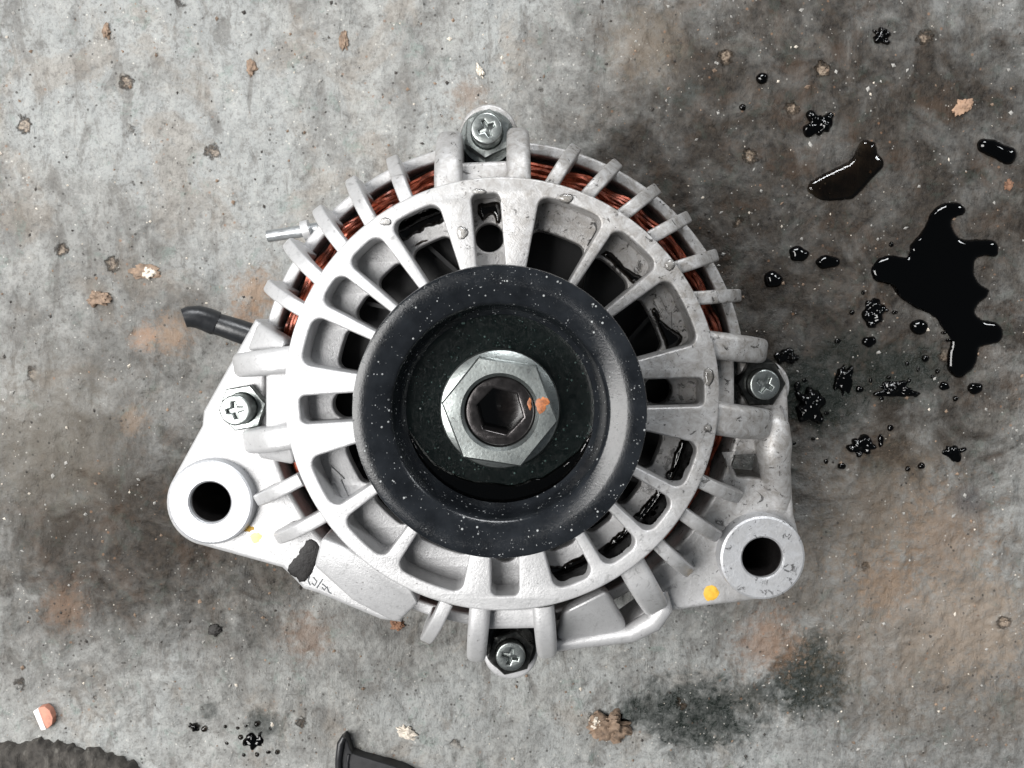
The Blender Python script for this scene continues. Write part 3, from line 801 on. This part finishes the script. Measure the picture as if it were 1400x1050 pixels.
def drop(px, py, rx, ry, label, H=None, amp=0.12, seed=0, mat=None, group='oil droplets on the concrete', name='oil_droplet', rot=0.0):
    z = 0.0
    r = random.Random(seed * 7 + int(px)); ph = [r.uniform(0, 6.28) for _ in range(5)]
    n = 34 if amp > 0.2 else 26
    cx, cy = P(px, py, z); sx, sy = rx / 4.17, ry / 4.17
    out = []
    if amp > 0.2:
        n = 110
        lobes = [(0.0, 0.0, 0.52)]
        for k in range(8):
            a_ = ph[0] + k * 0.785 + r.uniform(-0.3, 0.3); dd = r.uniform(0.35, 0.85); lobes.append((dd * math.cos(a_), dd * math.sin(a_), r.uniform(0.12, 0.34)))
        rad = []
        for i in range(n):
            t = 2 * math.pi * i / n; ux, uy = math.cos(t), math.sin(t); best = 0.2
            for (lx, ly, lr) in lobes:
                b_ = lx * ux + ly * uy; q_ = lr * lr - (lx * lx + ly * ly - b_ * b_)
                if q_ > 0: best = max(best, b_ + math.sqrt(q_))
            rad.append(best)
        rad = [1.28 * sum(rad[(i + k) % n] for k in range(-2, 3)) / 5 for i in range(n)]
    for i in range(n):
        t = 2 * math.pi * i / n
        if amp > 0.2: k = rad[i]
        else: k = 1 + amp * (0.6 * math.sin(2 * t + ph[0]) + 0.6 * math.sin(3 * t + ph[1]) + 0.5 * math.sin(5 * t + ph[2]))
        x, y = sx * k * math.cos(t), sy * k * math.sin(t)
        out.append((cx + x * math.cos(rot) - y * math.sin(rot), cy + x * math.sin(rot) + y * math.cos(rot)))
    m = min(sx, sy)
    H = H or (0.60 * m if amp <= 0.2 else 0.34 * m)
    o = puddle(name, out, ground, min(H, 2.0), m * (0.95 if amp <= 0.2 else 0.42), mat or OIL, max(0.22, m / 8), 0.35, 0.0 if amp <= 0.2 else 0.55)
    return tag(o, label, 'oil drop', group)

for a in (
    (1206, 50, 13, 12, 'ragged oil drop nearest the top edge of the photo', None, 0.25, 1),
    (1042, 107, 8, 8, 'small round oil bead, topmost of the round beads', None, 0.05, 2),
    (1015, 147, 5, 5, 'tiny oil bead right below the topmost round bead', None, 0.05, 3),
    (1119, 170, 19, 18, 'spiky oil splash above the boot shaped puddle', None, 0.30, 4),
    (1092, 347, 14, 11, 'oval oil drop, left one of the touching pair', None, 0.10, 5),
    (1132, 358, 16, 10, 'oval oil drop, right one of the touching pair', None, 0.10, 6),
    (1057, 382, 13, 12, 'round oil drop lower left of the touching pair', None, 0.08, 7),
    (1196, 428, 16, 22, 'smeared oil splash just below the left tip of the largest puddle', None, 0.40, 8),
    (1256, 447, 12, 11, 'round oil drop under the lower edge of the largest puddle', None, 0.05, 9),
    (1188, 467, 10, 8, 'small flat oil drop below the smeared splash', None, 0.10, 10),
    (1151, 518, 13, 24, 'tall narrow oil splash right of the casing bolt', None, 0.25, 11),
    (1334, 531, 11, 8, 'oval oil drop with a thin tail below the largest puddle', None, 0.08, 12),
    (1291, 528, 8, 6, 'small oil drop under the tail of the largest puddle', None, 0.10, 13),
    (1225, 533, 29, 11, 'wide ragged oil splash between bolt and largest puddle', None, 0.38, 14),
    (1108, 556, 22, 27, 'dark ragged oil patch touching the right of the alternator', None, 0.30, 15),
    (1178, 611, 17, 13, 'greenish oil splash right of the lower right arm', None, 0.38, 16),
    (1304, 620, 16, 14, 'star shaped oil splash near the right edge', None, 0.40, 17),
    (1078, 487, 14, 13, 'small oil splash beside the upper right bolt lug', None, 0.38, 18),
    (1151, 637, 6, 5, 'tiny oil bead below the greenish splash', None, 0.05, 19),
    (1260, 637, 5, 5, 'tiny oil bead left of the star shaped splash', None, 0.05, 20),
    (1175, 532, 6, 5, 'tiny oil bead right of the tall narrow splash', None, 0.05, 21),
    (1307, 545, 4, 4, 'tiny oil bead below the oval drop with a tail', None, 0.05, 22),
    (1217, 585, 5, 5, 'tiny oil bead above the greenish splash', None, 0.05, 23),
    (1204, 602, 5, 9, 'small upright oil drop at the greenish splash', None, 0.15, 24),
    (1129, 631, 4, 4, 'tiny oil bead leftmost below the greenish splash', None, 0.05, 25),
    (1241, 641, 4, 4, 'tiny dark oil bead between greenish and star shaped splash', None, 0.05, 26),
    (1090, 528, 5, 7, 'tiny oil bead touching the right casing bolt lug', None, 0.08, 27),
    (1265, 490, 5, 5, 'tiny oil bead lower left of the puddle tail', None, 0.05, 28),
    (1145, 466, 5, 4, 'tiny oil bead left of the small flat drop', None, 0.05, 29),
    (1165, 427, 4, 4, 'tiny oil bead left of the smeared splash', None, 0.05, 30),
    (1219, 334, 4, 4, 'tiny oil bead above the left tip of the largest puddle', None, 0.05, 31),
    (347, 1012, 13, 17, 'ragged dark oil spot near the bottom left', None, 0.42, 32),
    (266, 994, 8, 9, 'small dark oil spot left of the ragged one at bottom', None, 0.30, 33),
    ): drop(*a)
for k, (x, y, r) in enumerate(((337, 992, 4), (351, 990, 4), (370, 996, 3), (329, 1008, 4), (334, 1031, 4), (352, 1031, 4), (367, 1027, 4), (379, 1028, 3.5), (311, 1015, 4), (308, 993, 3), (279, 997, 4.5), (325, 995, 3))):
    drop(x, y, r, r, 'tiny oil bead scattered round the dark spots at bottom left', 0.5, 0.05, 60 + k, group='tiny oil beads at bottom left')
fr = random.Random(21)
spots = [(1190, 520), (1205, 545), (1243, 520), (1252, 540), (1215, 516), (1120, 540), (1095, 575), (1130, 565), (1112, 600), (1085, 606), (1100, 520), (1187, 427), (1212, 424), (1223, 427), (1180, 400), (1255, 505), (1240, 497), (1282, 508), (1275, 515), (1290, 455), (1296, 465)]
for k, (x, y) in enumerate(spots):
    drop(x, y, fr.uniform(2.6, 4.6), fr.uniform(2.4, 4.2), 'tiny oil bead among the splashes between alternator and largest puddle', 0.5, 0.06, 90 + k, group='tiny oil beads among the splashes')

# oil lying in the casting
def pool(outline, z, H, w, label, mat=OIL, step=0.45):
    return tag(puddle('oil_pool', outline, z, H, w, mat, step, 0.15), label, 'oil', 'oil lying in the casting')
def pool_sector(a0, a1, r0, r1, seed, label, H=0.75, w0=True, w1=True):
    base = sector(a0 - 1.6 if w0 else a0, a1 + 1.6 if w1 else a1, r0, 51.0 if r1 > 49 else r1, 0.5)
    out = []
    for x, y in sub(base, 0.55):
        r = math.hypot(x, y); k = 0.0
        if r < min(r1, 49.9) - 0.5: k = 1.1 * float(vnoise(x, y, 1.6, seed)) + 0.5 * float(vnoise(x, y, 0.8, seed + 3))
        s = (r + k) / r
        out.append((x * s, y * s))
    o = pool(out, ZF, H, 0.8, label)
    if r1 > 49:
        for v in o.data.vertices:
            x, y = v.co.x / S, v.co.y / S; r = math.hypot(x, y)
            k = (r - 47.6) / 1.8
            if k > 0 and v.co.z > (ZF + 0.3) * S: v.co.z += S * min(6.2, (4.6 + 3.0 * float(vnoise(x, y, 2.0, seed))) * k ** 2)
    return o
pool_sector(-27.6, -13.0, 46.6, 49.9, 5, 'black oil along the outer wall of the pocket right of the pulley')
pool_sector(-43.4, -31.2, 45.8, 49.9, 7, 'black oil along the outer wall, second pocket below the right slot')
pool_sector(-58.8, -46.6, 46.6, 49.9, 9, 'black oil along the outer wall, third pocket below the right slot')
pool_sector(-74.8, -62.4, 46.2, 49.9, 11, 'black oil along the outer wall, pocket right of the bottom slot')
pool_sector(107.8, 123.0, 45.6, 49.9, 19, 'black oil filling the outer part of the pocket left of the top slot')
SMEAR = simple('dirty_oil_smear', (0.014, 0.013, 0.013), 0.5, 0, 0.5, 1.0, 0.25, 0.25, 0.9)
def blot(pts, z, label, mat=OIL, H=0.7, w=1.3, seed=0):
    out = []
    for x, y in wob_outline(pts, z, 6, 1.1, seed):
        r = math.hypot(x, y); k = max(r, 42.9 + 0.4 * float(vnoise(x, y, 1.1, 77))) / r if z == ZF else 1.0   # oil stops at the edge of the air opening
        out.append((x * k, y * k))
    return pool(out, z, H, w, label, mat, 0.4)
blot([(420, 736), (442, 752), (430, 776), (416, 796), (398, 786), (392, 774), (404, 762), (412, 748)], ZP, 'black oil smear in the gap beside the lower left skirt', SMEAR, 0.28, 3.0, 8)
blot([(816, 352), (830, 344), (846, 352), (858, 366), (876, 376), (890, 384), (886, 398), (872, 402), (862, 392), (850, 404), (846, 384), (836, 370), (822, 362)], ZF, 'ragged black oil blotch in the upper right pocket', seed=1)
blot([(890, 428), (898, 420), (904, 434), (910, 446), (922, 452), (934, 458), (932, 472), (916, 482), (896, 484), (884, 482), (888, 466), (896, 452)], ZF, 'ragged black oil blotch at the lower end of the right pocket with an arrow', seed=2)
blot([(812, 296), (826, 300), (832, 312), (820, 324), (814, 340), (802, 350), (798, 340), (806, 326), (812, 312)], ZF, 'thin oil streak at the right end of the pocket right of the top slot', SMEAR, 0.25, 1.5, 3)
blot([(566, 336), (580, 326), (594, 328), (606, 324), (616, 332), (608, 342), (594, 338), (584, 346), (572, 350)], ZF, 'ragged oil blotch at the inner edge of the pocket left of the top slot', seed=4)
blot([(655, 280), (668, 276), (684, 278), (686, 296), (680, 308), (672, 296), (662, 302), (654, 296)], ZF, 'black oil in the outer half of the top slot', seed=5)
def bolt_oil(key, zt, half, r0, label):
    c = P(*BOLTS[key], zt); a = math.atan2(c[1], c[0]); R = math.hypot(*c)
    ca, sa = math.cos(a), math.sin(a)
    base = rrect(-half, half, r0, R - 1.5, 1.0)
    out = []
    for t, r in sub(base, 0.6):
        if r > R - 4: r += 1.2 * float(vnoise(t, r, 1.7, 51))
        out.append((r * ca - t * sa, r * sa + t * ca))
    pool(out, zt, 0.8, 1.0, label)
bolt_oil('right', 51, 8.5, 58, 'black oil in the recess round the right casing bolt')
bolt_oil('bottom', 49.5, 8.5, 58, 'black oil in the recess round the bottom casing bolt')
bolt_oil('top', 49.5, 8.5, 58, 'black oil below the top casing bolt')

dish = []  # oil arc added to give a wet highlight at the dish wall
for i in range(46):
    a_ = math.radians(188 + 166 * i / 45); dish.append((20.75 * math.cos(a_), 20.75 * math.sin(a_)))
for i in range(46):
    a_ = math.radians(354 - 166 * i / 45); q_ = i / 45
    r_ = 20.2 - 4.0 * math.sin(math.pi * q_) + 1.2 * float(vnoise(a_ * 17, 3.1, 2.2, 71)); dish.append((r_ * math.cos(a_), r_ * math.sin(a_)))
pool(dish, 101.75, 0.5, 1.3, 'dark oil arc added for a highlight along the lower inside edge of the pulley dish', OIL, 0.5)

# clear drops of oil on the ring
for k, (x, y, rx, ry, l) in enumerate(((774, 271, 11, 7, 'clear oil drop on the ring at the upper right'), (632, 318, 8, 10, 'clear oil drop on the spoke left of the top slot'),
        (969, 515, 8, 13, 'clear oil drop on the ring beside the right bolt'), (916, 362, 8, 8, 'clear oil drop on the ring above the arrow pocket'),
        (968, 585, 6, 6, 'clear oil drop on the ring below the right bolt'), (655, 262, 10, 5, 'clear oil drop on the ring above the top slot'),
        (527, 303, 9, 6, 'clear oil drop on the ring at the upper left'))):
    out = blob_px(x, y, rx, ry, ZR, 40 + k, 0.12, 30)
    tag(puddle('clear_oil_drop', out, ZR - 0.02, 0.55, 1.3, CLEAR, 0.28, 0.1), l, 'oil drop', 'clear oil drops on the ring')

# ------------------------------------------------------------------ loose bits
def chunk(name, px, py, rx, ry, h, mat, label, cat, seed, z0=None, rough=0.35, group=None, rot=0.0):
    r = np.random.default_rng(seed)
    bm = bmesh.new(); bmesh.ops.create_icosphere(bm, subdivisions=4, radius=1.0)
    zb = float(floor_h(*P(px, py, 0))) if z0 is None else z0
    cx, cy = P(px, py, max(zb, 0)); sc = F_PX / (CAM[2] - max(zb, 0))
    for v in bm.verts:
        d = v.co.normalized()
        k = 1 + rough * float(vnoise(d.x * 3 + seed, d.y * 3 + d.z * 2, 1.3, 3)) * 2 + rough * float(vnoise(d.x * 3 + d.z, d.y * 3 + seed, 0.6, 4)) + rough * 0.8 * float(vnoise(d.x * 3 + seed, d.y * 3 - d.z, 0.28, 5))
        x, y, z = d.x * k * rx / sc, d.y * k * ry / sc, d.z * k * h
        v.co = (cx + x * math.cos(rot) - y * math.sin(rot), cy + x * math.sin(rot) + y * math.cos(rot), zb + max(z, -0.6) + h * 0.35)
    return tag(from_bm(name, bm, mat, None, 50), label, cat, group)

chunk('clod', 832, 992, 26, 20, 3.2, CLOD, 'brown crumbly clod on the floor below the alternator', 'clod', 3, rough=0.5)
chunk('clod', 816, 985, 9, 8, 3.0, PALE, 'pale lump stuck to the left of the brown clod', 'clod', 13, rough=0.38)
chunk('rust_flake', 1316, 146, 14, 9, 1.0, simple('tan_flake', (0.33, 0.21, 0.14), 0.8, 0, 0.3, 1.5, bumpd=0.2), 'tan curled flake on the dark floor at upper right', 'flake', 4, rough=0.4, rot=0.8)
chunk('rust_flake', 596, 405, 9, 6, 0.5, RUSTCHIP, 'orange brown flake on the black pulley rim', 'flake', 5, z0=110.6, rough=0.4, rot=0.9)
chunk('grit_grain', 713, 413, 4.5, 4.5, 0.5, PALE, 'small white grain on the inner edge of the pulley rim', 'grain', 6, z0=108.6, rough=0.15)
chunk('rust_flake', 1378, 252, 5, 6, 0.6, RUSTCHIP, 'small rusty flake under the capsule shaped oil drop', 'flake', 7, rough=0.5)
chunk('pebble', 203, 373, 8, 7, 1.2, PALE, 'small white pebble left of the upper left fins', 'pebble', 8, rough=0.4)
chunk('clod', 135, 408, 14, 9, 1.3, CLOD, 'small brown clod at the left of the floor', 'clod', 9, rough=0.38)
chunk('clod', 197, 372, 18, 9, 0.6, CLOD, 'flat brown crust left of the upper left fins', 'clod', 19, rough=0.38)
chunk('pebble', 543, 853, 8, 7, 1.0, RUSTCHIP, 'rusty pebble below the lower left skirt of the alternator', 'pebble', 10, rough=0.5)
chunk('pebble', 656, 97, 4, 8, 0.9, PALE, 'thin pale grain above the top bolt', 'pebble', 11, rough=0.4, rot=0.5)
chunk('pebble', 557, 1002, 12, 7, 1.0, PALE, 'pale chip right of the black plastic clip', 'pebble', 12, rough=0.5, rot=-0.4)
chunk('pebble', 344, 92, 6, 10, 0.8, CLOD, 'brown pitted lump near the top edge of the floor', 'pebble', 14, rough=0.38)
chunk('pebble', 470, 55, 6, 12, 0.8, CLOD, 'brown pitted lump above the upper left fins near the top edge', 'pebble', 15, rough=0.38)
chunk('pebble', 146, 42, 5, 9, 0.8, CLOD, 'brown pitted lump at the top left of the floor', 'pebble', 16, rough=0.38)
chunk('pebble', 294, 861, 9, 8, 0.9, simple('dark_pit', (0.02, 0.018, 0.016), 0.7), 'dark round lump below the lower left ear', 'pebble', 17, rough=0.25)

# two-coloured chip at the left bottom
zc = float(floor_h(*P(60, 980, 0))) - 0.2
def cpt(x, y, z): return (*P(x, y, z), z)
chip = prism('tile_chip', [cpt(52, 968, zc + 2.6), cpt(61, 966, zc + 2.8), cpt(68, 972, zc + 2.8), cpt(72, 982, zc + 2.6), cpt(71, 991, zc + 2.4), cpt(64, 997, zc + 2.4), cpt(60, 990, zc + 2.6)], 2.8, PINKCHIP, None, 0.25)
prism('white_edge', [cpt(45, 973, zc + 1.9), cpt(51.5, 968.5, zc + 2.55), cpt(59.5, 990, zc + 2.55), cpt(63, 997.5, zc + 2.2), cpt(56, 999, zc + 1.7)], 1.8, WHITEFACE, chip, 0.2)
tag(chip, 'pink and white tile chip at the bottom left of the floor', 'chip')

# black plastic clip cut by the bottom edge
clip_pts = [(459, 1090), (459, 1050), (461, 1030), (464, 1013), (470, 1008), (475, 1012), (478, 1022), (481, 1030), (490, 1033), (520, 1042), (552, 1052), (580, 1066), (575, 1090)]
clip = plate('plastic_clip', [PL(clip_pts, 4.5)], -0.6, 4.5, 0.5, PLASTIC, None, 3)
tag(clip, 'black plastic clip with upright tip cut by the bottom edge', 'clip')
tube('rim', [(*P(462, 1080, 6), 5.0), (*P(462, 1040, 6), 5.2), (*P(465, 1018, 6), 5.2), (*P(469, 1010, 6), 4.8)], [1.1, 1.1, 1.2, 0.9], PLASTIC, clip, 10, sharp=80)
tube('rim', [(*P(474, 1080, 6), 4.6), (*P(474, 1045, 6), 4.6), (*P(476, 1034, 6), 4.5)], 0.6, PLASTIC, clip, 8, sharp=80)

# dark ragged cloth cut by the bottom left corner
def rag():
    edge = [(-90, 1060), (-60, 1030), (-20, 1021), (0, 1019), (14, 1019), (22, 1021), (38, 1016), (48, 1014), (58, 1018), (74, 1016), (88, 1020), (100, 1026), (108, 1028), (122, 1028), (140, 1034), (155, 1041), (170, 1048), (190, 1062), (205, 1085), (190, 1130), (100, 1150), (0, 1150), (-80, 1120)]
    out = wob_outline(edge, 3, 8, 1.6, 5)
    base = lambda x, y: 1.2 + 2.2 * vnoise(x * 1.4 + y * 0.4, y * 0.5, 5, 41) + 1.3 * vnoise(x * 1.6, y * 0.6, 2.2, 42) + 0.6 * vnoise(x, y, 1.0, 43)
    o = puddle('rag', out, base, 3.2, 3.0, RAG, 0.55, 2.6)
    return tag(o, 'dark grey brown ragged cloth at the bottom left corner', 'cloth')
rag()

# loose grit: far too many grains to count
def grit():
    r = random.Random(5); bm_v, bm_f, mi = [], [], []
    oct_f = [(0, 2, 4), (2, 1, 4), (1, 3, 4), (3, 0, 4), (2, 0, 5), (1, 2, 5), (3, 1, 5), (0, 3, 5)]
    n = 2600
    xs = np.array([r.uniform(-175, 178) for _ in range(n)]); ys = np.array([r.uniform(-132, 128) for _ in range(n)])
    hs = floor_h(xs, ys)
    for i in range(n):
        s = 0.16 + 0.5 * r.random() ** 4
        b = len(bm_v); a = r.uniform(0, 6.28)
        for d in ((1, 0, 0), (-1, 0, 0), (0, 1, 0), (0, -1, 0), (0, 0, 1), (0, 0, -1)):
            k = s * r.uniform(0.6, 1.4)
            x, y, z = d[0] * k * 1.3, d[1] * k, d[2] * k * 0.8
            bm_v.append((xs[i] + x * math.cos(a) - y * math.sin(a), ys[i] + x * math.sin(a) + y * math.cos(a), hs[i] + z + s * 0.2))
        bm_f += [tuple(b + q for q in t) for t in oct_f]
        mi += [r.choice((0, 1, 1, 1, 2, 2, 3, 3))] * 8
    o = from_py('grit', bm_v, bm_f, PALE, None, 20)
    for m in (simple('grey_grit', (0.33, 0.32, 0.30), 0.8), CLOD, simple('dark_grit', (0.05, 0.045, 0.04), 0.7)): o.data.materials.append(m)
    o.data.polygons.foreach_set('material_index', mi)
    o['kind'] = 'stuff'; o['label'] = 'loose sand grains and grit scattered over the concrete'; o['category'] = 'grit'
grit()
